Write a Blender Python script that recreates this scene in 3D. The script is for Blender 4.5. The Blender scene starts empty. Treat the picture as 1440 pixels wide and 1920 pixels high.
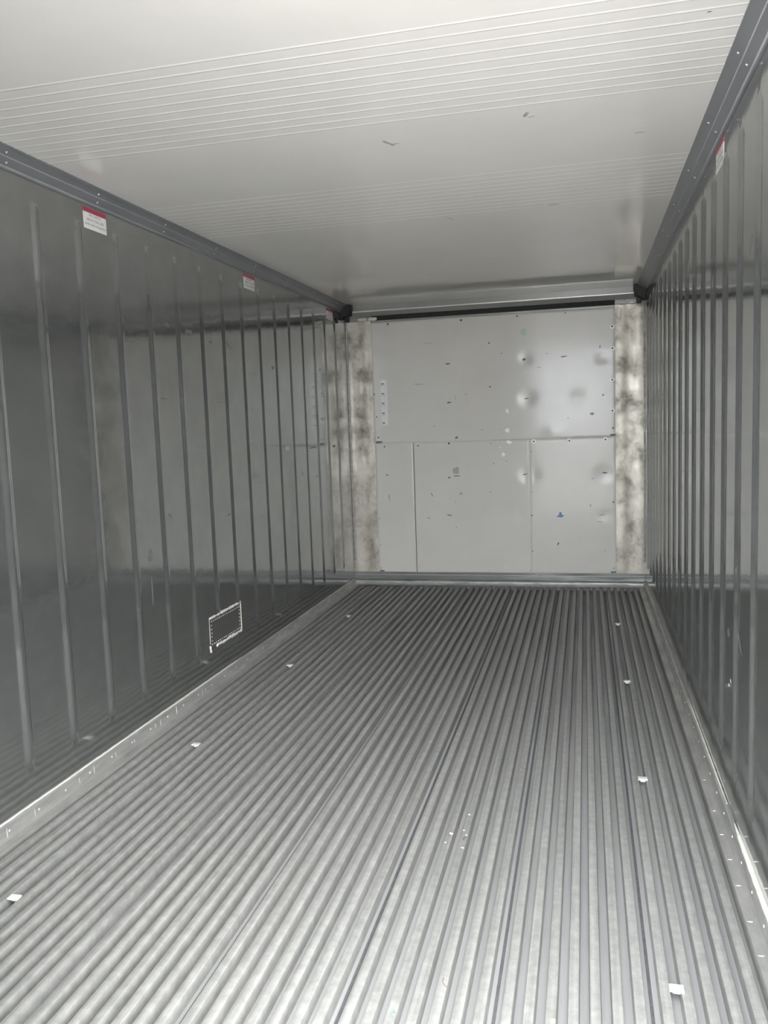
import bpy, bmesh, math, random
from mathutils import Matrix, Vector, noise

S = bpy.context.scene
C = S.collection
PI = math.pi

# ------------------------------------------------------------------ camera, sky, light
CAM_LOC = Vector((1.85331, 0.0, 1.31401))
YAW, PITCH, ROLL, FPX = 0.24002, 0.10613, -0.03563, 1552.98


def make_camera():
    f = Vector((-math.sin(YAW) * math.cos(PITCH), math.cos(YAW) * math.cos(PITCH), -math.sin(PITCH)))
    r = Vector((math.cos(YAW), math.sin(YAW), 0))
    u = r.cross(f)
    c, s = math.cos(ROLL), math.sin(ROLL)
    r2, u2 = c * r + s * u, -s * r + c * u
    cam = bpy.data.cameras.new('camera')
    cam.sensor_fit = 'VERTICAL'
    cam.sensor_height = 36.0
    cam.lens = FPX / 1920.0 * 36.0
    cam.clip_start = 0.02
    ob = bpy.data.objects.new('camera', cam)
    m = Matrix(((r2.x, u2.x, -f.x), (r2.y, u2.y, -f.y), (r2.z, u2.z, -f.z))).to_4x4()
    m.translation = CAM_LOC
    ob.matrix_world = m
    C.objects.link(ob)
    S.camera = ob


make_camera()
S.view_settings.view_transform = 'Standard'
S.view_settings.look = 'None'
S.view_settings.gamma = 1.0
S.view_settings.use_curve_mapping = False
S.view_settings.exposure = 1.25
S.cycles.max_bounces = 12
S.cycles.diffuse_bounces = 8
S.cycles.glossy_bounces = 8

SKY = 8.0
world = bpy.data.worlds.new('overcast_sky')
S.world = world
world.use_nodes = True
wn = world.node_tree
wn.nodes.clear()
wo = wn.nodes.new('ShaderNodeOutputWorld')
wb = wn.nodes.new('ShaderNodeBackground')
wtc = wn.nodes.new('ShaderNodeTexCoord')
wsep = wn.nodes.new('ShaderNodeSeparateXYZ')
wramp = wn.nodes.new('ShaderNodeValToRGB')
wn.links.new(wtc.outputs['Generated'], wsep.inputs[0])
wn.links.new(wsep.outputs['Z'], wramp.inputs[0])
wramp.color_ramp.elements[0].position = 0.0
wramp.color_ramp.elements[0].color = (0.90, 0.95, 1.0, 1)
wramp.color_ramp.elements[1].position = 0.6
wramp.color_ramp.elements[1].color = (0.95, 0.975, 1.0, 1)
wn.links.new(wramp.outputs[0], wb.inputs[0])
wb.inputs[1].default_value = SKY
wn.links.new(wb.outputs[0], wo.inputs[0])

sun = bpy.data.lights.new('hazy_sun', 'SUN')
sun.energy = 3.5
sun.angle = math.radians(60)
sun.color = (1.0, 0.985, 0.96)
sun_ob = bpy.data.objects.new('hazy_sun', sun)
sun_ob.rotation_euler = (math.radians(38), math.radians(38), 0)   # bright cloud high behind the viewer, a little to the right
sun_ob.location = (3, -8, 9)
C.objects.link(sun_ob)

# ------------------------------------------------------------------ dimensions (metres)
W, H, L = 2.29, 2.248, 6.5185
Y0 = 0.80                      # plane of the open doorway
RIB, RIB0 = 0.25535, 2.35735   # liner rib pitch and phase
CORN, CORNV = 0.060, 0.045     # cornice size
CURB, CURBZ = 0.046, 0.060


# ------------------------------------------------------------------ materials
def nt(name):
    m = bpy.data.materials.new(name)
    m.use_nodes = True
    t = m.node_tree
    b = t.nodes['Principled BSDF']
    return m, t, b


def add(t, kind, **kw):
    n = t.nodes.new(kind)
    for k, v in kw.items():
        setattr(n, k, v)
    return n


def coords(t, scale=(1, 1, 1)):
    tc = add(t, 'ShaderNodeTexCoord')
    mp = add(t, 'ShaderNodeMapping')
    mp.inputs['Scale'].default_value = scale
    t.links.new(tc.outputs['Object'], mp.inputs[0])
    return mp.outputs[0]


def noise_tex(t, vec, scale, detail=3, rough=0.55, dist=0.0):
    n = add(t, 'ShaderNodeTexNoise')
    n.inputs['Scale'].default_value = scale
    n.inputs['Detail'].default_value = detail
    n.inputs['Roughness'].default_value = rough
    n.inputs['Distortion'].default_value = dist
    t.links.new(vec, n.inputs['Vector'])
    return n.outputs['Fac']


def ramp(t, fac, stops):
    r = add(t, 'ShaderNodeValToRGB')
    e = r.color_ramp.elements
    while len(e) < len(stops):
        e.new(0.5)
    for el, (p, c) in zip(e, stops):
        el.position = p
        el.color = (*c, 1) if len(c) == 3 else c
    t.links.new(fac, r.inputs[0])
    return r.outputs[0]


def maprange(t, fac, a, b, lo=0.0, hi=1.0):
    r = add(t, 'ShaderNodeMapRange')
    r.inputs['From Min'].default_value = lo
    r.inputs['From Max'].default_value = hi
    r.inputs['To Min'].default_value = a
    r.inputs['To Max'].default_value = b
    t.links.new(fac, r.inputs['Value'])
    return r.outputs[0]


def bump(t, b, height, dist, strength=1.0, chain=None):
    n = add(t, 'ShaderNodeBump')
    n.inputs['Distance'].default_value = dist
    n.inputs['Strength'].default_value = strength
    t.links.new(height, n.inputs['Height'])
    if chain is not None:
        t.links.new(chain, n.inputs['Normal'])
    t.links.new(n.outputs[0], b.inputs['Normal'])
    return n.outputs[0]


def plain(name, col, rough=0.5, metal=0.0, var=0.12, scale=25.0):
    m, t, b = nt(name)
    v = coords(t)
    f = noise_tex(t, v, scale, 3)
    lo = tuple(c * (1 - var) for c in col)
    hi = tuple(min(1, c * (1 + var)) for c in col)
    t.links.new(ramp(t, f, [(0.3, lo), (0.7, hi)]), b.inputs['Base Color'])
    b.inputs['Roughness'].default_value = rough
    b.inputs['Metallic'].default_value = metal
    return m


def mat_liner():
    m, t, b = nt('stainless_liner')
    v = coords(t, (1, 1, 1))
    f = noise_tex(t, v, 7.0, 5, 0.65)
    t.links.new(ramp(t, f, [(0.3, (0.365, 0.373, 0.37)), (0.7, (0.425, 0.432, 0.425))]), b.inputs['Base Color'])
    b.inputs['Metallic'].default_value = 0.87
    f2 = noise_tex(t, coords(t, (1, 3, 14)), 3.0, 4)
    t.links.new(maprange(t, f2, 0.075, 0.105, 0.3, 0.7), b.inputs['Roughness'])
    # gentle oil canning plus rolled horizontal ripples of the sheet
    big = noise_tex(t, coords(t, (1, 4.2, 3.0)), 1.0, 2, 0.4)
    n1 = bump(t, b, big, 0.0017)
    med = noise_tex(t, coords(t, (1, 9, 16)), 1.0, 3, 0.5)
    bump(t, b, med, 0.0003, 1.0, n1)
    return m


def mat_ceiling():
    m, t, b = nt('ceiling_white_paint')
    f = noise_tex(t, coords(t), 2.0, 3)
    t.links.new(ramp(t, f, [(0.3, (0.78, 0.755, 0.715)), (0.7, (0.82, 0.795, 0.755))]), b.inputs['Base Color'])
    b.inputs['Roughness'].default_value = 0.07
    b.inputs['IOR'].default_value = 1.5
    big = noise_tex(t, coords(t, (1.5, 1.5, 1)), 1.0, 2, 0.4)
    bump(t, b, big, 0.0012)
    return m


def mat_floor():
    m, t, b = nt('extruded_floor_aluminium')
    st = noise_tex(t, coords(t, (60, 0.6, 8)), 1.0, 4, 0.6)
    sp = noise_tex(t, coords(t), 30.0, 4, 0.7)
    mix = add(t, 'ShaderNodeMath', operation='ADD')
    t.links.new(st, mix.inputs[0])
    t.links.new(sp, mix.inputs[1])
    h = add(t, 'ShaderNodeMath', operation='MULTIPLY')
    h.inputs[1].default_value = 0.5
    t.links.new(mix.outputs[0], h.inputs[0])
    t.links.new(ramp(t, h.outputs[0], [(0.36, (0.215, 0.215, 0.206)), (0.5, (0.29, 0.29, 0.278)), (0.64, (0.37, 0.37, 0.352))]), b.inputs['Base Color'])
    b.inputs['Metallic'].default_value = 0.25
    t.links.new(maprange(t, sp, 0.45, 0.6, 0.3, 0.7), b.inputs['Roughness'])
    bump(t, b, st, 0.0008)
    return m


def mat_panel():
    m, t, b = nt('grey_bulkhead_paint')
    f = noise_tex(t, coords(t), 3.0, 5, 0.6)
    t.links.new(ramp(t, f, [(0.3, (0.585, 0.562, 0.525)), (0.7, (0.63, 0.605, 0.565))]), b.inputs['Base Color'])
    f2 = noise_tex(t, coords(t), 14.0, 4, 0.7)
    t.links.new(maprange(t, f2, 0.10, 0.17, 0.3, 0.7), b.inputs['Roughness'])
    big = noise_tex(t, coords(t, (1, 1, 1)), 2.6, 1, 0.4)
    bump(t, b, big, 0.0016)
    b.inputs['Specular IOR Level'].default_value = 0.22
    return m


def mat_pillar():
    m, t, b = nt('mottled_pillar_metal')
    v = coords(t, (9, 9, 7))
    f = noise_tex(t, v, 1.0, 6, 0.68, 0.15)
    t.links.new(ramp(t, f, [(0.30, (0.20, 0.18, 0.155)), (0.42, (0.36, 0.33, 0.28)),
                            (0.53, (0.47, 0.435, 0.375)), (0.72, (0.58, 0.54, 0.465))]), b.inputs['Base Color'])
    b.inputs['Metallic'].default_value = 0.30
    t.links.new(maprange(t, f, 0.50, 0.32, 0.3, 0.7), b.inputs['Roughness'])
    h = noise_tex(t, coords(t, (6, 6, 30)), 1.0, 3)
    bump(t, b, h, 0.001)
    return m


def mat_alu(name, lo, hi, rough, metal=0.6, scale=(12, 3, 30)):
    m, t, b = nt(name)
    f = noise_tex(t, coords(t, scale), 1.0, 4, 0.65)
    t.links.new(ramp(t, f, [(0.3, lo), (0.7, hi)]), b.inputs['Base Color'])
    b.inputs['Metallic'].default_value = metal
    t.links.new(maprange(t, f, rough * 1.25, rough * 0.8, 0.3, 0.7), b.inputs['Roughness'])
    return m


M = {
    'liner': mat_liner(),
    'ceiling': mat_ceiling(),
    'floor': mat_floor(),
    'pan': mat_alu('floor_pan_metal', (0.26, 0.26, 0.262), (0.36, 0.36, 0.36), 0.6, 0.2, (20, 1, 8)),
    'panel': mat_panel(),
    'pillar': mat_pillar(),
    'curb': mat_alu('scratched_curb_aluminium', (0.27, 0.27, 0.26), (0.40, 0.395, 0.375), 0.42, 0.4, (12, 5, 30)),
    'kick': mat_alu('kick_rail_metal', (0.07, 0.073, 0.07), (0.13, 0.133, 0.126), 0.40, 0.2, (3, 12, 30)),
    'kick_nose': mat_alu('worn_kick_nose', (0.22, 0.22, 0.205), (0.42, 0.41, 0.385), 0.4, 0.3, (9, 12, 30)),
    'cornice': plain('grey_cornice_plastic', (0.17, 0.175, 0.185), 0.34, 0.0, 0.08, 4),
    'cornice_bead': plain('pale_cornice_bead', (0.25, 0.25, 0.265), 0.4, 0.0, 0.08, 8),
    'header': plain('header_grey_paint', (0.27, 0.268, 0.255), 0.32, 0.1, 0.06, 3),
    'header_lip': plain('header_bright_lip', (0.72, 0.71, 0.68), 0.35, 0.4, 0.06, 6),
    'gap': plain('air_slot_shade', (0.018, 0.02, 0.018), 0.8, 0.0, 0.3, 60),
    'rubber': plain('black_rubber', (0.018, 0.018, 0.02), 0.6, 0.0, 0.2, 30),
    'washer': plain('white_washer', (0.92, 0.92, 0.90), 0.4, 0.0, 0.03, 30),
    'screw': plain('dark_screw', (0.10, 0.10, 0.10), 0.45, 0.6, 0.2, 90),
    'rivet': plain('bright_rivet', (0.72, 0.72, 0.72), 0.35, 0.5, 0.1, 90),
    'scuff_dent': plain('dark_scuff_dent_shade', (0.13, 0.13, 0.125), 0.6, 0.0, 0.35, 120),
    'scuff_soft': plain('grey_scuff', (0.34, 0.34, 0.33), 0.5, 0.0, 0.2, 120),
    'chip': plain('bare_paint_chip', (0.82, 0.83, 0.80), 0.35, 0.0, 0.05, 120),
    'blue': plain('blue_ink_mark', (0.12, 0.20, 0.38), 0.5, 0.0, 0.2, 150),
    'green': plain('green_smudge', (0.43, 0.53, 0.48), 0.5, 0.0, 0.1, 100),
    'sealant': plain('white_sealant', (0.66, 0.645, 0.59), 0.5, 0.0, 0.06, 40),
    'label_white': plain('label_white', (0.80, 0.78, 0.76), 0.4, 0.0, 0.03, 60),
    'label_red': plain('label_red', (0.42, 0.05, 0.09), 0.4, 0.0, 0.06, 60),
    'ink': plain('faded_print', (0.30, 0.28, 0.27), 0.5, 0.0, 0.1, 200),
    'ink_dark': plain('dark_print', (0.10, 0.10, 0.10), 0.5, 0.0, 0.1, 200),
    'strip': plain('pale_label_strip', (0.74, 0.74, 0.72), 0.35, 0.0, 0.03, 60),
    'plate': mat_alu('dark_patch_plate_steel', (0.36, 0.365, 0.36), (0.44, 0.44, 0.43), 0.16, 0.88, (9, 9, 20)),
    'clip': plain('white_plastic', (0.62, 0.62, 0.60), 0.4, 0.0, 0.04, 60),
    'seam': plain('dark_joint_line', (0.09, 0.09, 0.095), 0.7, 0.0, 0.2, 60),
    'concrete': plain('yard_concrete', (0.40, 0.39, 0.375), 0.85, 0.0, 0.15, 1.5),
    'hair': plain('brown_fibre', (0.16, 0.10, 0.07), 0.7, 0.0, 0.2, 90),
    'yellow': plain('yellow_crumb', (0.70, 0.55, 0.25), 0.6, 0.0, 0.1, 90),
    'blue_crumb': plain('blue_crumb', (0.12, 0.42, 0.70), 0.6, 0.0, 0.1, 90),
    'shell': plain('outer_shell_white', (0.6, 0.6, 0.6), 0.6, 0.0, 0.05, 3),
}


# ------------------------------------------------------------------ helpers
def obj(name, bm, m, parent=None, smooth=False, loc=None):
    me = bpy.data.meshes.new(name)
    bm.normal_update()
    bm.to_mesh(me)
    bm.free()
    me.materials.append(M[m] if isinstance(m, str) else m)
    if smooth:
        for p in me.polygons:
            p.use_smooth = True
    o = bpy.data.objects.new(name, me)
    C.objects.link(o)
    if loc is not None:
        o.location = loc
    if parent is not None:
        o.parent = parent
    return o


def inst(src, name, loc, parent=None, rot=None, scale=None):
    o = src.copy()
    o.name = name
    C.objects.link(o)
    o.parent = parent
    o.location = loc
    if rot is not None:
        o.rotation_euler = rot
    if scale is not None:
        o.scale = scale
    return o


def struct(o):
    o['kind'] = 'structure'
    return o


def tag(o, label, cat, group=None):
    o['label'] = label
    o['category'] = cat
    if group:
        o['group'] = group
    return o


def empty(name, loc):
    o = bpy.data.objects.new(name, None)
    o.empty_display_size = 0.05
    o.location = loc
    C.objects.link(o)
    return o


def box(bm, x0, x1, y0, y1, z0, z1, bev=0.0):
    g = bmesh.ops.create_cube(bm, size=1.0)
    vs = g['verts']
    for v in vs:
        v.co = Vector(((x0 + x1) / 2 + v.co.x * (x1 - x0), (y0 + y1) / 2 + v.co.y * (y1 - y0),
                       (z0 + z1) / 2 + v.co.z * (z1 - z0)))
    if bev > 0:
        es = list({e for v in vs for e in v.link_edges})
        bmesh.ops.bevel(bm, geom=es, offset=bev, segments=2, profile=0.5, affect='EDGES')
    return bm


def extrude_profile(bm, prof, axis, a, b, steps=1, jitter=0.0, seed=0):
    """closed profile of 2D points swept along an axis ('x' or 'y')"""
    rings = []
    for i in range(steps + 1):
        t = a + (b - a) * i / steps
        ring = []
        for k, (p, q) in enumerate(prof):
            j = jitter * noise.noise(Vector((t * 3.1, k * 0.4 + seed, seed)))
            co = (p, t, q + j) if axis == 'y' else (t, p, q + j)
            ring.append(bm.verts.new(co))
        rings.append(ring)
    n = len(prof)
    for i in range(steps):
        for k in range(n):
            bm.faces.new((rings[i][k], rings[i][(k + 1) % n], rings[i + 1][(k + 1) % n], rings[i + 1][k]))
    bm.faces.new(rings[0])
    bm.faces.new(list(reversed(rings[-1])))
    bmesh.ops.recalc_face_normals(bm, faces=bm.faces)
    return bm


def field_slab(us, vs, fn, back):
    """slab with a relief face: fn(u,v) -> front point, back(u,v) -> rear point"""
    bm = bmesh.new()
    nu, nv = len(us), len(vs)
    g = [[bm.verts.new(fn(u, v)) for v in vs] for u in us]
    for i in range(nu - 1):
        for j in range(nv - 1):
            bm.faces.new((g[i][j], g[i + 1][j], g[i + 1][j + 1], g[i][j + 1]))
    loop = [(i, 0) for i in range(nu)] + [(nu - 1, j) for j in range(1, nv)] + \
           [(i, nv - 1) for i in range(nu - 2, -1, -1)] + [(0, j) for j in range(nv - 2, 0, -1)]
    fr = [g[i][j] for i, j in loop]
    bk = [bm.verts.new(back(us[i], vs[j])) for i, j in loop]
    for k in range(len(loop)):
        k2 = (k + 1) % len(loop)
        bm.faces.new((fr[k2], fr[k], bk[k], bk[k2]))
    bm.faces.new(bk)
    bmesh.ops.recalc_face_normals(bm, faces=bm.faces)
    return bm


def sharp_smooth(o, deg=35):
    me = o.data
    for p in me.polygons:
        p.use_smooth = True
    bm = bmesh.new()
    bm.from_mesh(me)
    for e in bm.edges:
        if len(e.link_faces) != 2 or e.calc_face_angle(0) > math.radians(deg):
            e.smooth = False
    bm.to_mesh(me)
    bm.free()


def disc(bm, c, n, r, h, seg=10, dome=0.6):
    """small domed rivet / screw head with axis n"""
    n = Vector(n).normalized()
    a = n.orthogonal().normalized()
    b = n.cross(a)
    c = Vector(c)
    rings = []
    for (rr, hh) in ((1.0, 0.0), (1.0, h * 0.5), (dome, h)):
        rings.append([bm.verts.new(c + n * hh + (a * math.cos(2 * PI * k / seg) + b * math.sin(2 * PI * k / seg)) * r * rr)
                      for k in range(seg)])
    for q in range(2):
        for k in range(seg):
            bm.faces.new((rings[q][k], rings[q][(k + 1) % seg], rings[q + 1][(k + 1) % seg], rings[q + 1][k]))
    bm.faces.new(rings[-1])
    bm.faces.new(list(reversed(rings[0])))
    bmesh.ops.recalc_face_normals(bm, faces=bm.faces)
    return bm


def blob(bm, rng, a, b, h, seg=12, rough=0.35):
    """thin irregular mark lying in local XY, thickness h in Z"""
    top, bot = [], []
    for k in range(seg):
        an = 2 * PI * k / seg
        r = 1 + rng.uniform(-rough, rough)
        x, y = a * r * math.cos(an), b * r * math.sin(an)
        bot.append(bm.verts.new((x, y, 0)))
        top.append(bm.verts.new((x * 0.85, y * 0.85, h)))
    for k in range(seg):
        bm.faces.new((bot[k], bot[(k + 1) % seg], top[(k + 1) % seg], top[k]))
    bm.faces.new(top)
    bm.faces.new(list(reversed(bot)))
    return bm


def bead(bm, pts, radii, normal, seg=8):
    """irregular half-round bead along points"""
    n = Vector(normal).normalized()
    rings = []
    P = [Vector(p) for p in pts]
    for i, p in enumerate(P):
        d = (P[min(i + 1, len(P) - 1)] - P[max(i - 1, 0)]).normalized()
        s = d.cross(n).normalized()
        r = radii[i]
        rings.append([bm.verts.new(p + s * r * math.cos(2 * PI * k / seg) + n * r * 0.6 * math.sin(2 * PI * k / seg))
                      for k in range(seg)])
    for i in range(len(P) - 1):
        for k in range(seg):
            bm.faces.new((rings[i][k], rings[i][(k + 1) % seg], rings[i + 1][(k + 1) % seg], rings[i + 1][k]))
    bm.faces.new(rings[0])
    bm.faces.new(list(reversed(rings[-1])))
    bmesh.ops.recalc_face_normals(bm, faces=bm.faces)
    return bm


def smoothstep(x):
    x = max(0.0, min(1.0, x))
    return x * x * (3 - 2 * x)


# ------------------------------------------------------------------ liner walls
RIB_H, RIB_W = 0.0090, 0.027
ZB, ZT = 0.198, 2.112


def rib_relief(y, z, cut):
    k = round((y - RIB0) / RIB)
    yc = RIB0 + k * RIB
    if yc < Y0 + 0.06 or yc > L - 0.12:
        return 0.0
    d = abs(y - yc)
    if d > RIB_W:
        return 0.0
    zb = ZB
    if cut and k in cut:
        zb = cut[k]
    # trapezoid bead with rounded shoulders and rounded ends
    q = max(0.0, min(1.0, (RIB_W - d) / (RIB_W * 0.80)))
    prof = 0.65 * q + 0.35 * smoothstep(q)
    end = min(smoothstep((z - zb + 0.012) / 0.035), smoothstep((ZT + 0.012 - z) / 0.035))
    return RIB_H * prof * end


def wall(name, side):
    ys = [Y0]
    k = -8
    stops = []
    while True:
        yc = RIB0 + k * RIB
        k += 1
        if yc < Y0 + 0.06:
            continue
        if yc > L - 0.12:
            break
        for q in (-1.14, -1.0, -0.86, -0.72, -0.58, -0.44, -0.3, -0.15, 0, 0.15, 0.3, 0.44, 0.58, 0.72, 0.86, 1.0, 1.14):
            stops.append(yc + q * RIB_W)
        for q in (0.33, 0.5, 0.67):
            if yc + RIB < L - 0.12:
                stops.append(yc + q * RIB)
    ys += stops + [L]
    zs = [-0.06, 0.0, 0.06, 0.12, 0.165]
    zs += [ZB - 0.012 + i * 0.006 for i in range(8)]
    z = ZB + 0.06
    while z < ZT - 0.05:
        zs.append(z)
        z += 0.045
        if 0.35 < z < 0.40:
            zs += [z + i * 0.006 for i in range(1, 7)]
            z += 0.042
    zs += [ZT - 0.028 + i * 0.006 for i in range(8)]
    zs += [2.15, 2.2, H + 0.002]
    zs = sorted(set(round(a, 4) for a in zs))
    cut = {6: 0.385, 7: 0.385} if side < 0 else {}

    def fn(y, z):
        r = rib_relief(y, z, cut)
        return (r if side < 0 else W - r, y, z)

    def back(y, z):
        return (-0.07 if side < 0 else W + 0.07, y, z)
    o = obj(name, field_slab(ys, zs, fn, back), 'liner')
    sharp_smooth(o, 50)
    return struct(o)


wall_left = wall('wall_left', -1)
wall_right = wall('wall_right', 1)

# ------------------------------------------------------------------ ceiling with groups of cross ridges
GROUPS = [0.82 + 0.0, 2.056, 3.292]
ridges = [g + i * 0.0572 for g in GROUPS for i in range(11) if g + i * 0.0572 > Y0 + 0.03]


def ceiling_build():
    ys = {Y0, L}
    for r in ridges:
        for q in (-1.3, -1, -0.6, -0.25, 0, 0.25, 0.6, 1, 1.3):
            ys.add(round(r + q * 0.006, 4))
    y = Y0
    while y < L:
        if all(abs(y - r) > 0.012 for r in ridges):
            ys.add(round(y, 4))
        y += 0.09
    ys = sorted(ys)
    xs = [-0.07] + [i * W / 26 for i in range(27)] + [W + 0.07]

    def fn(x, y):
        h = 0.0
        for r in ridges:
            d = abs(y - r)
            if d < 0.006:
                h = 0.0006 * (1 + math.cos(PI * d / 0.006))
        return (x, y, H - h)
    return field_slab(xs, ys, fn, lambda x, y: (x, y, H + 0.09))


ceiling = struct(obj('ceiling', ceiling_build(), 'ceiling'))
sharp_smooth(ceiling, 60)

# ------------------------------------------------------------------ floor: pan plus longitudinal bars
FB = -0.033
bm = bmesh.new()
box(bm, -0.07, W + 0.07, Y0, L + 0.07, FB - 0.10, FB)
floor = struct(obj('floor', bm, 'pan'))

MOD, MOD0, BAR = 0.3485, 1.642, 0.0483
module_edges = [MOD0 + k * MOD for k in range(-5, 3)]


def bar_profile(xc):
    w, wb = 0.0122, 0.0138
    return [(xc - wb, FB), (xc - wb * 0.96, FB + 0.004), (xc - w, -0.0045), (xc - w * 0.93, -0.0012),
            (xc - w * 0.75, 0.0), (xc + w * 0.75, 0.0), (xc + w * 0.93, -0.0012), (xc + w, -0.0045),
            (xc + wb * 0.96, FB + 0.004), (xc + wb, FB)]


for k, e in enumerate(module_edges):
    bm = bmesh.new()
    n = 0
    for i in range(7):
        xc = e + 0.0295 + i * BAR
        if xc < CURB + 0.022 or xc > W - CURB - 0.022:
            continue
        extrude_profile(bm, bar_profile(xc), 'y', Y0, L - 0.05, 1)
        n += 1
    if n:
        o = obj('ribbed_floor_plank', bm, 'floor', floor)
        sharp_smooth(o, 40)
        if e > CURB:
            sb = bmesh.new()
            box(sb, e - 0.005, e + 0.003, Y0, L - 0.05, FB - 0.002, FB + 0.0015)
            obj('plank_seam', sb, 'seam', o)
    else:
        bm.free()

# ------------------------------------------------------------------ skirting curbs
def curb(name, side):
    def X(d):
        return d if side < 0 else W - d
    prof = [(X(0.0), FB), (X(0.0), CURBZ), (X(0.007), CURBZ + 0.001), (X(0.0125), CURBZ - 0.004), (X(0.016), 0.018),
            (X(0.021), 0.010), (X(CURB), 0.006), (X(CURB + 0.002), 0.0), (X(CURB + 0.002), FB)]
    bm = bmesh.new()
    extrude_profile(bm, prof, 'y', Y0, L - 0.05, 1)
    o = struct(obj(name, bm, 'curb'))
    sharp_smooth(o, 30)
    return o


curb_l = curb('baseboard_left', -1)
curb_r = curb('baseboard_right', 1)

# rivets and short weld nicks along the curbs
bm = bmesh.new()
disc(bm, (0, 0, 0), (1, 0, 0), 0.0045, 0.0022, 8)
rv = obj('rivet', bm, 'rivet', curb_l, True, (0.0142, 1.30, 0.036))
y = 1.30
i = 0
while y < L - 0.2:
    if i:
        inst(rv, 'rivet', (0.0142, y, 0.036), curb_l)
    inst(rv, 'rivet', (W - 0.0142, y + 0.04, 0.036), curb_r, (0, 0, PI))
    y += 0.152
    i += 1
rng = random.Random(5)
for y in (2.20, 2.342, 2.60, 2.696, 2.847, 2.990, 3.166, 3.21, 3.360, 3.626, 3.66, 3.964, 4.277, 4.427, 4.695, 4.98, 5.31):
    bm = bmesh.new()
    hgt = rng.uniform(0.008, 0.020)
    blob(bm, rng, hgt, 0.0022, 0.0006, 8, 0.3)
    o = obj('scratch', bm, 'rivet', curb_l)
    o.matrix_local = Matrix.Translation((0.0149, y, 0.035)) @ Matrix.Rotation(math.radians(86), 4, 'Y')
for y in (2.02, 2.16, 2.33, 2.47, 2.62, 2.78, 3.02):
    bm = bmesh.new()
    blob(bm, rng, 0.009, 0.0022, 0.0006, 8, 0.3)
    o = obj('scratch', bm, 'rivet', curb_r)
    o.matrix_local = Matrix.Translation((W - 0.032, y, 0.0082))

# ------------------------------------------------------------------ cornices
def cornice(name, side):
    def X(d):
        return d if side < 0 else W - d
    c, v = CORN, CORNV
    prof = [(X(0), H), (X(0), H - v - 0.012), (X(0.004), H - v - 0.012), (X(0.007), H - v), (X(0.012), H - v + 0.004),
            (X(c * 0.45), H - v * 0.62), (X(c * 0.52), H - v * 0.50), (X(c - 0.008), H - 0.008), (X(c), H - 0.006), (X(c), H)]
    bm = bmesh.new()
    extrude_profile(bm, prof, 'y', Y0, L - 0.10, 1)
    o = struct(obj(name, bm, 'cornice'))
    sharp_smooth(o, 30)
    bm = bmesh.new()
    bead(bm, [(X(0.0065), Y0, H - v - 0.004), (X(0.0065), L - 0.10, H - v - 0.004)], [0.0035, 0.0035],
         (1 if side < 0 else -1, 0, -0.4))
    obj('edge_bead', bm, 'cornice_bead', o, True)
    bm = bmesh.new()
    bead(bm, [(X(c * 0.50), Y0, H - v * 0.545), (X(c * 0.50), L - 0.10, H - v * 0.545)], [0.0022, 0.0022],
         (1 if side < 0 else -1, 0, -0.8))
    obj('middle_bead', bm, 'cornice_bead', o, True)
    return o


corn_l = cornice('trim_1', -1)
corn_r = cornice('trim_2', 1)
bm = bmesh.new()
disc(bm, (0, 0, 0), (0.62, 0, -0.78), 0.0042, 0.003, 8)
cr = obj('rivet', bm, 'rivet', corn_r, True, (W - 0.044, 1.35, H - 0.0175))
cr.rotation_euler = (0, 0, PI)
i = 0
y = 1.35
while y < L - 0.3:
    if i:
        inst(cr, 'rivet', (W - 0.044, y, H - 0.0175), corn_r, (0, 0, PI))
    inst(cr, 'rivet', (W - 0.0175, y + 0.03, H - 0.0385), corn_r, (0, 0, PI))
    inst(cr, 'rivet', (0.0175, y + 0.06, H - 0.0385), corn_l, (0, 0, 0))
    inst(cr, 'rivet', (0.044, y + 0.03, H - 0.0175), corn_l, (0, 0, 0))
    y += 0.526
    i += 1


def corner_block(side):
    def X(d):
        return d if side < 0 else W - d
    bm = bmesh.new()
    prof = [(X(0.0), H), (X(0.0), H - 0.108), (X(0.022), H - 0.112), (X(0.030), H - 0.095), (X(0.075), H - 0.080),
            (X(0.080), H - 0.045), (X(0.084), H - 0.038), (X(0.084), H)]
    extrude_profile(bm, prof, 'y', L - 0.17, L - 0.085, 1)
    bmesh.ops.bevel(bm, geom=list(bm.edges), offset=0.003, segments=1, affect='EDGES')
    o = obj('rubber_corner_block', bm, 'rubber')
    bm = bmesh.new()
    x0, x1 = sorted((X(0.030), X(0.062)))
    box(bm, x0, x1, L - 0.150, L - 0.11, H - 0.132, H - 0.092, 0.006)
    obj('hanging_tab', bm, 'rubber', o)
    return o


tag(corner_block(-1), 'black rubber block closing the left cornice at the end wall', 'corner block', 'rubber cornice end blocks')
tag(corner_block(1), 'black rubber block closing the right cornice at the end wall', 'corner block', 'rubber cornice end blocks')

# ------------------------------------------------------------------ end wall
bm = bmesh.new()
box(bm, -0.07, W + 0.07, L, L + 0.08, FB - 0.1, H + 0.09)
struct(obj('wall_back', bm, 'header'))

# bare metal pillars each side
def pillar(name, x0, x1, flip):
    bm = bmesh.new()
    xs = [x0 + (x1 - x0) * i / 12 for i in range(13)]
    zs = [0.10 + i * 0.07 for i in range(29)] + [2.128]

    def fn(x, z):
        t = (x - x0) / (x1 - x0)
        r = 0.0025 * math.sin(t * PI * 3) + 0.0012 * noise.noise(Vector((x * 12, z * 5, 3)))
        return (x, L - 0.012 - r, z)
    b = field_slab(xs, zs, fn, lambda x, z: (x, L + 0.001, z))
    o = obj(name, b, 'pillar')
    sharp_smooth(o, 50)
    struct(o)
    return o


pil_l = pillar('trim_3', 0.0, 0.206, 0)
pil_r = pillar('trim_4', 2.079, W, 1)
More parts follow.
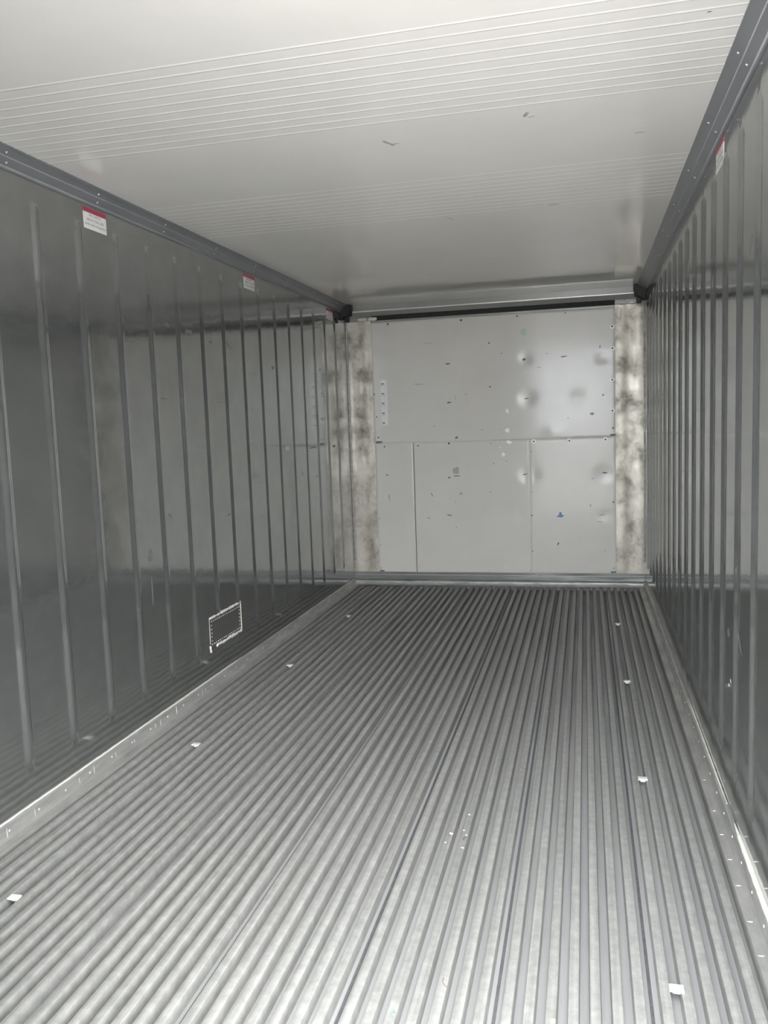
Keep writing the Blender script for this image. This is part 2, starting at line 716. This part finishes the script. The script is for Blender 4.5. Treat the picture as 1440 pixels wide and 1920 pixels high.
# bright vertical edge angles in the two rear corners
for nm, x0, x1 in (('trim_5', 0.0, 0.009), ('trim_6', W - 0.009, W)):
    bm = bmesh.new()
    box(bm, x0, x1, L - 0.026, L - 0.012, 0.20, 2.125, 0.003)
    struct(obj(nm, bm, 'kick_nose'))

# header with air slot
bm = bmesh.new()
extrude_profile(bm, [(L, H), (L - 0.055, H), (L - 0.055, 2.205), (L - 0.040, 2.200), (L - 0.040, 2.196), (L, 2.196)], 'x', 0.0, W)
hd = struct(obj('trim_7', bm, 'header'))
bm = bmesh.new()
box(bm, 0.0, W, L - 0.066, L - 0.036, 2.196, 2.2045, 0.002)
obj('bright_lip', bm, 'header_lip', hd)
bm = bmesh.new()
extrude_profile(bm, [(L, 2.196), (L - 0.050, 2.196), (L - 0.028, 2.166), (L, 2.166)], 'x', 0.0, W)
obj('slot_brow', bm, 'header', hd)
bm = bmesh.new()
box(bm, 0.206, 2.079, L - 0.012, L, 2.129, 2.168)
obj('air_slot', bm, 'gap', hd)  # solid box, its near-black colour stands in for the shade inside the slot
bm = bmesh.new()
box(bm, 0.206, 2.079, L - 0.018, L, 2.112, 2.129, 0.002)
obj('slot_sill', bm, 'header', hd)

# bumpy sealant at the two header corners
for (x0, x1, side) in ((0.105, 0.262, 'left'), (2.105, 2.235, 'right')):
    e = empty('white_sealant_smear', ((x0 + x1) / 2, L - 0.03, 2.142))
    tag(e, 'lumpy white sealant smear above the %s bare metal strip of the end wall' % side, 'sealant', 'sealant smears under the header')
    for a, b_ in ((x0, (x0 + x1) / 2 - 0.006), ((x0 + x1) / 2 + 0.004, x1)):
        bm = bmesh.new()
        pts = [((a + (b_ - a) * i / 5) - e.location.x, 0.0, rng.uniform(-0.002, 0.003)) for i in range(6)]
        bead(bm, pts, [0.008, 0.013, 0.014, 0.013, 0.014, 0.008], (0, -1, 0), 10)
        obj('sealant_lump', bm, 'sealant', e, True)

# kick rail
YK = L - 0.058
bm = bmesh.new()
extrude_profile(bm, [(L, 0.108), (L - 0.016, 0.108), (L - 0.022, 0.088), (L - 0.026, 0.086), (L - 0.030, 0.084),
                     (L - 0.034, 0.050), (YK + 0.006, 0.046), (YK + 0.006, 0.010), (L, 0.010)], 'x', 0.0, W, 24, 0.003, 2)
kick = struct(obj('baseboard_back', bm, 'kick'))
sharp_smooth(kick, 25)
bm = bmesh.new()
extrude_profile(bm, [(YK + 0.012, 0.049), (YK + 0.002, 0.049), (YK - 0.006, 0.042), (YK - 0.008, 0.028), (YK - 0.004, 0.010),
                     (YK + 0.012, 0.008)], 'x', 0.004, W - 0.004, 24, 0.0025, 5)
nose = obj('worn_nose', bm, 'kick_nose', kick)
sharp_smooth(nose, 40)
bm = bmesh.new()
box(bm, 0.004, W - 0.004, L - 0.0285, L - 0.018, 0.0855, 0.0885, 0.001)
obj('thin_edge', bm, 'header_lip', kick)

# ------------------------------------------------------------------ bulkhead panels
# (x, z, radius, depth) of the shallow knocks in the sheet
DENTS = [(1.42, 1.766, 0.05, 0.0035), (1.43, 1.467, 0.07, 0.005), (1.43, 0.880, 0.085, 0.006), (2.00, 0.884, 0.10, 0.006),
         (1.62, 1.19, 0.10, -0.003), (1.80, 1.45, 0.10, 0.005), (0.82, 1.762, 0.04, 0.002), (0.83, 1.46, 0.04, 0.002),
         (0.87, 0.882, 0.05, 0.002), (1.36, 0.56, 0.05, 0.003), (1.98, 0.56, 0.06, 0.003), (1.98, 1.75, 0.06, 0.003)]
YP = L - 0.014


def panel(name, x0, x1, z0, z1, th, label):
    def dens(a, b, s):
        n = max(2, int(round((b - a) / s)))
        return [a + (b - a) * i / n for i in range(n + 1)]
    xs, zs = dens(x0, x1, 0.018), dens(z0, z1, 0.018)
    xs = [x0, x0 + 0.0015] + xs[1:-1] + [x1 - 0.0015, x1]
    zs = [z0, z0 + 0.0015] + zs[1:-1] + [z1 - 0.0015, z1]

    def fn(x, z):
        edge = min(x - x0, x1 - x, z - z0, z1 - z)
        d = 0.0
        for (dx, dz, r, dep) in DENTS:
            q = ((x - dx) ** 2 + ((z - dz) * 1.15) ** 2) / (r * r)
            if q < 6:
                d += dep * math.exp(-q * 2.2)
        y = YP - th + d * smoothstep(edge / 0.03) + (0.001 if edge < 0.0008 else 0)
        return (x, y, z)
    b = field_slab(xs, zs, fn, lambda x, z: (x, L - 0.001, z))
    o = obj(name, b, 'panel')
    sharp_smooth(o, 60)
    # move the origin to the foot of the panel
    piv = Vector(((x0 + x1) / 2, YP, z0))
    o.data.transform(Matrix.Translation(-piv))
    o.location = piv
    tag(o, label, 'wall panel', 'grey bulkhead panels')
    o['_y'] = YP - th
    return o, piv


pan_top, pv_top = panel('bulkhead_panel', 0.206, 2.079, 1.1549, 2.112, 0.0,
                        'wide grey painted sheet covering the upper half of the end wall')
pan_ll, pv_ll = panel('bulkhead_panel', 0.206, 0.517, 0.106, 1.1545, 0.0,
                      'narrow grey sheet low on the end wall, left of the dark vertical joint')
pan_lm, pv_lm = panel('bulkhead_panel', 0.523, 1.4380, 0.106, 1.1545, 0.0,
                      'grey sheet low in the middle of the end wall, right of the dark vertical joint')
pan_lr, pv_lr = panel('bulkhead_panel', 1.4385, 2.079, 0.106, 1.1545, 0.0015,
                      'grey sheet at the lower right of the end wall with white washers along its top')
for o in (pan_top, pan_ll, pan_lm, pan_lr):
    del o['_y']


def which(x, z):
    if z > 1.1565:
        return pan_top, pv_top, YP
    if x < 0.52:
        return pan_ll, pv_ll, YP
    if x < 1.4375:
        return pan_lm, pv_lm, YP
    return pan_lr, pv_lr, YP - 0.0015


def dent_depth(x, z):
    d = 0.0
    for (dx, dz, r, dep) in DENTS:
        q = ((x - dx) ** 2 + ((z - dz) * 1.15) ** 2) / (r * r)
        if q < 6:
            d += dep * math.exp(-q * 2.2)
    return d


# dark joint strip behind the panels
bm = bmesh.new()
box(bm, 0.512, 0.528, YP + 0.006, L - 0.0005, 0.106, 1.155)
obj('joint_strip', bm, 'seam', pan_ll).location = -pv_ll


def on_panel(name, bmf, m, x, z, lift=0.0003, ang=0.0, smooth=False):
    p, pv, yy = which(x, z)
    o = obj(name, bmf, m, p, smooth)
    loc = Vector((x, yy + dent_depth(x, z) - lift, z)) - pv
    # local XY of the mark is turned to face the doorway
    o.matrix_local = Matrix.Translation(loc) @ Matrix.Rotation(ang, 4, 'Y') @ Matrix.Rotation(PI / 2, 4, 'X')
    return o


rng = random.Random(11)


def washer(x, z):
    bm = bmesh.new()
    seg = 20
    R = ((0.0190, 0.0), (0.0182, 0.003), (0.0075, 0.004), (0.0070, 0.0))
    rings = [[bm.verts.new((r * math.cos(2 * PI * k / seg), r * math.sin(2 * PI * k / seg), h)) for k in range(seg)] for r, h in R]
    for q in range(3):
        for k in range(seg):
            bm.faces.new((rings[q][k], rings[q][(k + 1) % seg], rings[q + 1][(k + 1) % seg], rings[q + 1][k]))
    w = on_panel('washer', bm, 'washer', x, z)
    bm = bmesh.new()
    disc(bm, (0, 0, 0), (0, 0, 1), 0.0058, 0.0032, 12, 0.7)
    obj('screw', bm, 'screw', w, True)


for x, z in ((2.058, 1.974), (2.059, 1.813), (2.057, 1.581), (2.057, 1.351), (1.470, 1.137), (1.738, 1.136), (2.005, 1.136)):
    washer(x, z)

# bare dark screws / rivets
for x, z, r in ((0.347, 2.096, 0.009), (0.930, 2.090, 0.010), (1.361, 2.092, 0.007), (1.72, 2.095, 0.005), (1.143, 1.904, 0.007),
                (1.237, 1.819, 0.005), (1.143, 1.570, 0.007), (0.809, 1.141, 0.009), (1.140, 1.134, 0.004), (1.73, 1.307, 0.004),
                (1.438 + 0.008, 0.563, 0.006), (1.448, 0.282, 0.005), (1.996, 0.287, 0.004), (1.450, 0.75, 0.004),
                (0.697, 1.281, 0.004), (1.073, 1.239, 0.004), (1.208, 1.238, 0.003), (0.216, 1.55, 0.006), (0.230, 1.37, 0.006),
                (0.237, 1.205, 0.007), (0.56, 1.13, 0.007), (0.285, 1.13, 0.007), (0.222, 0.14, 0.005), (2.06, 0.66, 0.007),
                (2.06, 0.15, 0.005), (2.06, 1.22, 0.008), (0.225, 0.55, 0.004), (0.225, 0.33, 0.004), (1.45, 1.06, 0.004),
                (0.54, 0.35, 0.003), (0.54, 0.16, 0.003), (1.1, 0.125, 0.003), (1.43, 0.125, 0.003)):
    bm = bmesh.new()
    disc(bm, (0, 0, 0), (0, 0, 1), r * 0.9, 0.0018, 10, 0.6)
    on_panel('screw', bm, 'screw', x, z, smooth=True)

# joint tabs where panel joints meet the pillars
for x, z, a in ((0.243, 1.1675, 0.026), (2.060, 1.1690, 0.020), (0.230, 0.117, 0.019), (2.058, 0.119, 0.020)):
    bm = bmesh.new()
    box(bm, -a, a, -0.007, 0.007, 0, 0.003, 0.001)
    on_panel('joint_tab', bm, 'scuff_dent', x, z)

# scuffs: x, z, half length, half height, tilt
for x, z, a, b, an, m in ((0.814, 1.762, 0.022, 0.007, 0.0, 'scuff_dent'), (0.816, 1.460, 0.022, 0.006, 0.15, 'scuff_dent'),
                          (0.872, 1.186, 0.012, 0.007, 0.3, 'scuff_dent'), (0.862, 0.882, 0.035, 0.0035, 0.0, 'scuff_dent'),
                          (0.799, 0.570, 0.020, 0.005, -0.15, 'scuff_dent'), (1.403, 1.766, 0.018, 0.009, 0.3, 'scuff_dent'),
                          (1.414, 1.467, 0.028, 0.005, 0.05, 'scuff_dent'), (1.393, 0.883, 0.030, 0.004, 0.2, 'scuff_dent'),
                          (0.803, 0.870, 0.012, 0.005, 0.0, 'scuff_dent'), (0.662, 0.735, 0.020, 0.003, -1.0, 'scuff_dent'),
                          (0.898, 0.742, 0.013, 0.010, 0.0, 'scuff_soft'), (0.860, 0.925, 0.025, 0.028, 0.0, 'scuff_soft'),
                          (0.631, 0.549, 0.012, 0.005, -0.5, 'scuff_soft'), (1.706, 1.771, 0.024, 0.006, 0.1, 'scuff_soft'),
                          (2.000, 0.884, 0.022, 0.006, 0.0, 'scuff_dent'), (1.645, 0.340, 0.006, 0.012, -0.3, 'scuff_dent'),
                          (1.97, 0.56, 0.03, 0.004, 0.2, 'scuff_soft'), (1.96, 0.51, 0.02, 0.004, -0.2, 'scuff_soft'),
                          (0.955, 1.519, 0.012, 0.003, -0.7, 'scuff_soft'), (0.58, 1.615, 0.045, 0.003, -0.05, 'scuff_soft'),
                          (0.66, 1.93, 0.045, 0.002, 0.05, 'scuff_soft'), (1.52, 1.70, 0.018, 0.003, 0.05, 'scuff_soft'),
                          (0.872, 1.50, 0.002, 0.03, 0.0, 'scuff_soft'), (0.30, 0.90, 0.012, 0.004, 0.0, 'scuff_dent'),
                          (0.31, 0.72, 0.005, 0.025, 0.2, 'scuff_soft'), (1.158, 0.975, 0.005, 0.010, 0.0, 'scuff_soft'),
                          (1.127, 0.752, 0.010, 0.004, 0.0, 'scuff_soft'), (1.26, 0.99, 0.006, 0.006, 0.0, 'scuff_soft'),
                          (0.851, 0.675, 0.005, 0.005, 0.0, 'scuff_soft'), (0.851, 0.471, 0.005, 0.007, 0.0, 'scuff_soft'),
                          (1.909, 0.843, 0.008, 0.005, 0.0, 'scuff_soft'), (1.891, 0.637, 0.006, 0.012, -0.3, 'scuff_soft'),
                          (1.97, 1.83, 0.006, 0.014, -0.2, 'scuff_soft'), (1.99, 1.471, 0.008, 0.007, 0.0, 'scuff_soft'),
                          (1.908, 1.333, 0.014, 0.009, 0.0, 'scuff_soft'), (1.58, 1.80, 0.012, 0.003, 0.0, 'scuff_soft'),
                          (1.666, 0.556, 0.024, 0.010, 0.1, 'blue'), (1.666, 0.575, 0.010, 0.014, 0.0, 'blue'),
                          (1.405, 1.973, 0.022, 0.028, 0.0, 'green'),
                          (1.271, 1.377, 0.012, 0.020, 0.1, 'chip'), (1.269, 1.229, 0.018, 0.016, 0.0, 'chip'),
                          (1.278, 1.138, 0.022, 0.014, -0.3, 'chip'), (1.235, 1.042, 0.014, 0.014, 0.0, 'chip'),
                          (1.210, 1.098, 0.005, 0.006, 0.0, 'chip')):
    bm = bmesh.new()
    blob(bm, rng, a, b, 0.0005, 14, 0.28)
    on_panel({'blue': 'ink_mark', 'green': 'smudge', 'chip': 'paint_chip'}.get(m, 'scuff_dent_mark'), bm, m, x, z, 0.0004, -an)

# pale strip label with five printed bars
bm = bmesh.new()
box(bm, -0.026, 0.026, -0.0008, 0.0008, -0.182, 0.182, 0.0004)
lab = obj('label_strip', bm, 'strip', None, False, (0.294, YP - 0.001, 1.480))
tag(lab, 'pale narrow vertical strip label with five dark bars, upper left of the end wall', 'label')
for i in range(5):
    z = 0.150 - i * 0.0775
    bm = bmesh.new()
    box(bm, -0.019, 0.004, -0.0013, -0.0007, z - 0.004, z + 0.004)
    obj('printed_bar', bm, 'ink_dark', lab)
    bm = bmesh.new()
    box(bm, -0.021, -0.004, -0.0013, -0.0007, z - 0.017, z - 0.013)
    box(bm, 0.006, 0.009, -0.0013, -0.0007, z - 0.022, z - 0.010)
    obj('printed_line', bm, 'ink', lab)


# ------------------------------------------------------------------ cargo height labels
def text_mesh(s, size):
    cu = bpy.data.curves.new('t', 'FONT')
    cu.body = s
    cu.size = size
    cu.extrude = 0.00025
    cu.resolution_u = 2
    cu.align_x = 'CENTER'
    t = bpy.data.objects.new('t', cu)
    C.objects.link(t)
    bpy.context.view_layer.update()
    dg = bpy.context.evaluated_depsgraph_get()
    me = bpy.data.meshes.new_from_object(t.evaluated_get(dg))
    bpy.data.objects.remove(t)
    return me


txt = [('NO CARGO', 0.0150, 0.009), ('ABOVE THIS LINE', 0.0150, -0.009), ('(OVER THIS IS PROHIBITED)', 0.0118, -0.026)]
txt_me = []
for s, size, zz in txt:
    me = text_mesh(s, size)
    me.materials.clear()
    me.materials.append(M['ink'])
    # stand the letters up facing +X (reads from inside, running towards +Y on the left wall)
    me.transform(Matrix(((0, 0, 1, 0), (1, 0, 0, 0), (0, 1, 0, 0), (0, 0, 0, 1))))
    txt_me.append((s, me, zz))


def cargo_label(side, yc, label):
    x = 0.0008 if side < 0 else W - 0.0008
    bm = bmesh.new()
    box(bm, -0.0006, 0.0006, -0.0775, 0.0775, -0.0400, 0.0220)
    o = obj('cargo_label', bm, 'label_white', None, False, (x, yc, 2.142))
    if side > 0:
        o.rotation_euler = (0, 0, PI)
    bm = bmesh.new()
    box(bm, -0.0006, 0.0007, -0.0775, 0.0775, 0.0220, 0.0400)
    obj('red_band', bm, 'label_red', o)
    for s, me, zz in txt_me:
        t = bpy.data.objects.new('printed_line', me)
        C.objects.link(t)
        t.parent = o
        t.location = (0.0008, 0, zz)
        m = side
    tag(o, label, 'label', 'cargo height labels')
    return o


cargo_label(-1, 2.990, 'largest of the red-topped white cargo labels, high on the left wall nearest the doorway')
cargo_label(-1, 4.530, 'red-topped white cargo label high on the left wall, second from the doorway')
cargo_label(-1, 6.072, 'smallest red-topped white cargo label, on the left wall beside the end wall')
cargo_label(1, 2.990, 'red-topped white cargo label high on the right wall, tucked under the cornice')

# ------------------------------------------------------------------ riveted repair plate with white sealant
PY0, PY1, PZ0, PZ1 = 3.775, 4.165, 0.212, 0.362
pl = empty('repair_plate', (0.0, (PY0 + PY1) / 2, PZ0))
tag(pl, 'rectangular riveted repair plate edged with white sealant, low on the left wall', 'plate')
ly, lz = (PY1 - PY0) / 2, PZ1 - PZ0
bm = bmesh.new()
box(bm, 0.0, 0.002, -ly, ly, 0.0, lz, 0.0005)
obj('plate', bm, 'plate', pl)
bm = bmesh.new()
disc(bm, (0, 0, 0), (1, 0, 0), 0.0042, 0.0025, 8)
r0 = None
cells = [(-ly + 0.02 + i * (2 * ly - 0.04) / 15, zz) for zz in (0.016, lz - 0.016) for i in range(16)]
cells += [(yy, 0.016 + j * (lz - 0.032) / 6) for yy in (-ly + 0.018, ly - 0.022) for j in range(1, 6)]
for (yy, zz) in cells:
    if r0 is None:
        r0 = obj('rivet', bm, 'scuff_soft', pl, True, (0.002, yy, zz))
    else:
        inst(r0, 'rivet', (0.002, yy, zz), pl)
rng = random.Random(3)


def wob(a, b, n, rmin, rmax, amp):
    pts, rad = [], []
    for i in range(n + 1):
        t = i / n
        pts.append((0.001, a[0] + (b[0] - a[0]) * t + (rng.uniform(-amp, amp) if a[0] == b[0] else 0),
                    a[1] + (b[1] - a[1]) * t + (rng.uniform(-amp, amp) if a[1] == b[1] else 0)))
        rad.append(rng.uniform(rmin, rmax))
    return pts, rad


for a, b, n, r1, r2, am in (((-ly, lz + 0.002), (ly, lz + 0.004), 26, 0.003, 0.010, 0.003),
                            ((-ly + 0.07, -0.003), (ly, -0.003), 24, 0.0035, 0.0105, 0.003),
                            ((ly, 0.0), (ly, lz), 10, 0.0045, 0.006, 0.0),
                            ((-ly, 0.02), (-ly, lz), 8, 0.0012, 0.0018, 0.0),
                            ((-ly + 0.003, -0.022), (-ly - 0.004, 0.012), 4, 0.0055, 0.008, 0.0)):
    pts, rad = wob(a, b, n, r1, r2, am)
    bm = bmesh.new()
    bead(bm, pts, rad, (1, 0, 0), 8)
    obj('sealant_bead', bm, 'sealant', pl, True)


# long sealant runs on top of the curbs
def sealant_run(side, ya, yb, r1, r2, label):
    n = int((yb - ya) / 0.02)
    X = (lambda d: d) if side < 0 else (lambda d: W - d)
    bm = bmesh.new()
    pts = [(X(0.004), (yb - ya) * i / n, rng.uniform(-0.0006, 0.0006)) for i in range(n + 1)]
    pts = [(p[0] - X(0.0), p[1], p[2]) for p in pts]
    rad = [max(0.0012, rng.uniform(r1, r2) * min(1, (0.15 + i / 8), (0.15 + (n - i) / 8))) for i in range(n + 1)]
    bead(bm, pts, rad, (0.5 if side < 0 else -0.5, 0, 1), 8)
    o = obj('sealant_run', bm, 'sealant', None, True, (X(0.0), ya, CURBZ + 0.003))
    tag(o, label, 'sealant')


sealant_run(-1, 1.0, 4.15, 0.0035, 0.0042, 'long thin white sealant line along the top of the left skirting')
sealant_run(1, 1.0, 2.60, 0.0065, 0.0095, 'thick ragged cream sealant run on the right skirting nearest the doorway')
sealant_run(1, 2.72, 3.75, 0.0022, 0.0040, 'faint thin broken sealant line further back along the right skirting')

# ------------------------------------------------------------------ wear, and a dent painted dark, on the liner walls and ceiling
def on_wall(parent, side, y, z, a, b, an, m, name='scuff_dent_mark', h=0.0005):
    bm = bmesh.new()
    blob(bm, rng, a, b, h, 12, 0.35)
    o = obj(name, bm, m, parent)
    if side < 0:
        mm = Matrix.Translation((0.0002, y, z)) @ Matrix.Rotation(PI / 2, 4, 'Y') @ Matrix.Rotation(PI / 2 + an, 4, 'Z')
    else:
        mm = Matrix.Translation((W - 0.0002, y, z)) @ Matrix.Rotation(-PI / 2, 4, 'Y') @ Matrix.Rotation(PI / 2 + an, 4, 'Z')
    o.matrix_local = mm


for y, z, a, b, an, m in ((3.715, 0.941, 0.010, 0.006, 0.6, 'scuff_dent'), (3.775, 0.80, 0.020, 0.006, 1.0, 'blue'),
                          (3.520, 1.80, 0.045, 0.014, 0.0, 'scuff_dent'), (3.74, 1.785, 0.045, 0.020, 0.1, 'scuff_dent'),
                          (3.98, 1.76, 0.025, 0.008, -0.1, 'scuff_dent'), (4.20, 1.76, 0.05, 0.006, -0.5, 'scuff_dent'),
                          (3.440, 0.93, 0.020, 0.008, -0.5, 'scuff_dent'), (4.05, 0.59, 0.010, 0.007, 0.3, 'scuff_dent'),
                          (5.785, 1.72, 0.012, 0.012, 0.0, 'scuff_dent'), (4.84, 1.68, 0.03, 0.012, 0.0, 'scuff_dent'),
                          (3.45, 1.463, 0.05, 0.004, 0.0, 'scuff_dent'), (4.04, 1.456, 0.05, 0.004, 0.05, 'scuff_dent'),
                          (4.09, 0.86, 0.03, 0.005, 0.2, 'scuff_dent'), (3.24, 0.78, 0.020, 0.035, 0.0, 'scuff_dent'),  # last mark here is a dent, its shade painted as a flat dark patch
                          (3.24, 0.62, 0.006, 0.09, 0.0, 'scuff_dent'), (5.55, 1.165, 0.10, 0.004, 0.02, 'scuff_dent'),
                          (5.30, 1.00, 0.010, 0.020, 0.3, 'scuff_dent'), (6.05, 1.16, 0.05, 0.010, 0.0, 'scuff_dent')):
    on_wall(wall_left, -1, y, z, a * 0.8, b * 0.8, an, m)
# small rings left by pulled fixings
for y, z in ((5.031, 1.181), (5.78, 1.355), (5.80, 1.56)):
    bm = bmesh.new()
    pts = [(0.0012, y + 0.03 * math.cos(q * PI / 8), z + 0.011 * math.sin(q * PI / 8)) for q in range(17)]
    bead(bm, pts, [0.0022] * 17, (1, 0, 0), 6)
    obj('sealant_ring', bm, 'chip', wall_left, True)
for y, z, a, b, an, m in ((4.05, 1.70, 0.03, 0.006, 0.3, 'scuff_soft'), (3.85, 1.92, 0.09, 0.02, 0.7, 'scuff_soft'),
                          (2.745, 0.62, 0.025, 0.014, 0.3, 'scuff_dent'), (2.56, 0.64, 0.050, 0.012, -0.7, 'scuff_dent'),
                          (2.729, 0.452, 0.012, 0.005, 0.3, 'chip'), (2.70, 0.475, 0.008, 0.005, -0.3, 'chip'),
                          (2.46, 1.758, 0.035, 0.020, 0.9, 'scuff_dent'), (5.22, 1.20, 0.10, 0.004, 0.0, 'scuff_dent')):
    on_wall(wall_right, 1, y, z, a, b, an, m)
for x, y, a, b, an, m in ((1.684, 2.712, 0.022, 0.006, 1.2, 'scuff_soft'), (1.700, 2.735, 0.012, 0.004, 0.2, 'scuff_soft'),
                          (1.221, 2.820, 0.035, 0.006, -1.2, 'scuff_soft'), (1.245, 2.835, 0.014, 0.004, 0.2, 'scuff_soft'),
                          (1.729, 3.858, 0.030, 0.012, 0.0, 'scuff_soft'), (1.259, 3.934, 0.040, 0.004, -1.2, 'scuff_soft'),
                          (2.147, 2.187, 0.005, 0.003, 0.0, 'scuff_dent'), (2.041, 3.003, 0.018, 0.005, 0.0, 'scuff_soft')):
    bm = bmesh.new()
    blob(bm, rng, a, b, 0.0005, 12, 0.35)
    o = obj('scuff_dent_mark', bm, m, ceiling)
    o.matrix_local = Matrix.Translation((x, y, H - 0.0002)) @ Matrix.Rotation(PI, 4, 'X') @ Matrix.Rotation(an, 4, 'Z')

# ------------------------------------------------------------------ white clips seated in the floor grooves
clip_labels = [
    (2.046, 1.870, 'white plastic floor clip on the right of the floor, nearest the doorway'),
    (2.046, 3.010, 'white plastic floor clip on the right of the floor, second from the doorway'),
    (2.046, 4.156, 'white plastic floor clip on the right of the floor, third from the doorway'),
    (2.046, 5.337, 'white plastic floor clip on the right of the floor, close to the end wall'),
    (0.2535, 1.921, 'pale floor clip on the left of the floor, nearest the doorway'),
    (0.2535, 3.069, 'pale floor clip on the left of the floor, second from the doorway'),
    (0.2535, 4.218, 'pale floor clip on the left of the floor, third from the doorway'),
    (0.2535, 5.399, 'pale floor clip on the left of the floor, close to the end wall')]
bm = bmesh.new()
box(bm, -0.0165, 0.0165, -0.012, 0.012, 0.0002, 0.0062, 0.0018)
clip0 = obj('floor_clip', bm, 'clip')
bm = bmesh.new()
box(bm, -0.0085, 0.0085, -0.002, 0.009, -0.009, 0.0006)
foot0 = obj('clip_foot', bm, 'clip', clip0)
for i, (x, y, lb) in enumerate(clip_labels):
    if i == 0:
        o = clip0
    else:
        o = clip0.copy()
        C.objects.link(o)
        f = foot0.copy()
        C.objects.link(f)
        f.parent = o
    o.location = (x, y, 0.0)
    tag(o, lb, 'floor clip', 'white clips in the floor grooves')

# ------------------------------------------------------------------ crumbs and fibres lying on the floor
rng = random.Random(21)


def on_bar(x):
    """nearest bar-top centre"""
    best = None
    for e in module_edges:
        for i in range(7):
            xc = e + 0.0295 + i * BAR
            if best is None or abs(xc - x) < abs(best - x):
                best = xc
    return best


crumbs = [
    (1.432, 2.499, 0.0075, 0.0050, 0.0040, 'sealant', 'largest white flake among the crumbs on the middle of the floor'),
    (1.465, 2.637, 0.0038, 0.0036, 0.0030, 'sealant', 'tiny round white crumb on the floor, furthest back of its cluster'),
    (1.416, 2.441, 0.0038, 0.0034, 0.0030, 'sealant', 'tiny round white crumb on the floor, left of the largest flake'),
    (1.461, 2.529, 0.0034, 0.0026, 0.0020, 'chip', 'faint pale crumb on the floor just right of the largest flake'),
    (1.474, 2.499, 0.0034, 0.0022, 0.0020, 'chip', 'faint pale crumb on the floor between the flake and the slim chip'),
    (1.475, 2.418, 0.0070, 0.0026, 0.0025, 'sealant', 'slim slanted white chip on the floor, nearest the doorway of its cluster'),
    (1.440, 1.671, 0.0030, 0.0050, 0.0025, 'blue_crumb', 'tiny blue fleck on the floor near the doorway'),
    (1.792, 1.718, 0.0050, 0.0040, 0.0030, 'yellow', 'tiny yellow-orange crumb on the floor near the doorway')]
for x, y, a, b, h, m, lb in crumbs:
    bm = bmesh.new()
    bmesh.ops.create_icosphere(bm, subdivisions=2, radius=1.0)
    for v in bm.verts:
        n = 1 + 0.35 * noise.noise(v.co * 2.1 + Vector((x * 50, y * 30, 0)))
        v.co = Vector((v.co.x * a * n, v.co.y * b * n, (v.co.z + 1) * h * 0.5 * n))
    zmin = min(v.co.z for v in bm.verts)
    for v in bm.verts:
        v.co.z -= zmin
    xx = on_bar(x)
    xx = xx + max(-0.006, min(0.006, x - xx))
    o = obj('floor_crumb', bm, m, None, True, (xx, y, 0.0))
    o.rotation_euler = (0, 0, -0.5)
    tag(o, lb, 'crumb')

for x, y, ln, an, lb, nm in ((1.475, 2.474, 0.020, 1.45, 'short dark fibre on the floor amid the white crumbs', 'fibre'),
                             (1.493, 1.795, 0.035, 1.9, 'curved brown hair on the floor near the doorway', 'hair'),
                             (1.607, 3.043, 0.050, 2.2, 'thin dark hair on the floor, midway along the container', 'hair')):
    bm = bmesh.new()
    pts = []
    for i in range(9):
        t = i / 8 - 0.5
        pts.append((t * ln * math.cos(an) + 0.006 * (t * t) * 4, t * ln * math.sin(an), 0.0012))
    rr = 0.0016 if nm == 'fibre' else 0.0009
    bead(bm, pts, [rr] * 9, (0, 0, 1), 6)
    o = obj('loose_' + nm, bm, 'hair', None, True, (on_bar(x), y, 0.0))
    tag(o, lb, nm)

# ------------------------------------------------------------------ closed left door leaf (the right one stands open)
bm = bmesh.new()
box(bm, 0.0, W / 2 - 0.01, Y0 - 0.09, Y0 - 0.01, -0.03, H - 0.01, 0.008)
leaf = struct(obj('door_1', bm, 'shell'))
bm = bmesh.new()
box(bm, W / 2 - 0.022, W / 2 + 0.004, Y0 - 0.10, Y0 + 0.004, -0.03, H - 0.01, 0.006)
obj('door_gasket', bm, 'rubber', leaf)

# ------------------------------------------------------------------ yard outside the doorway
bm = bmesh.new()
box(bm, -40, 42, -60, 30, -0.40, -0.30)
struct(obj('ground', bm, 'concrete'))
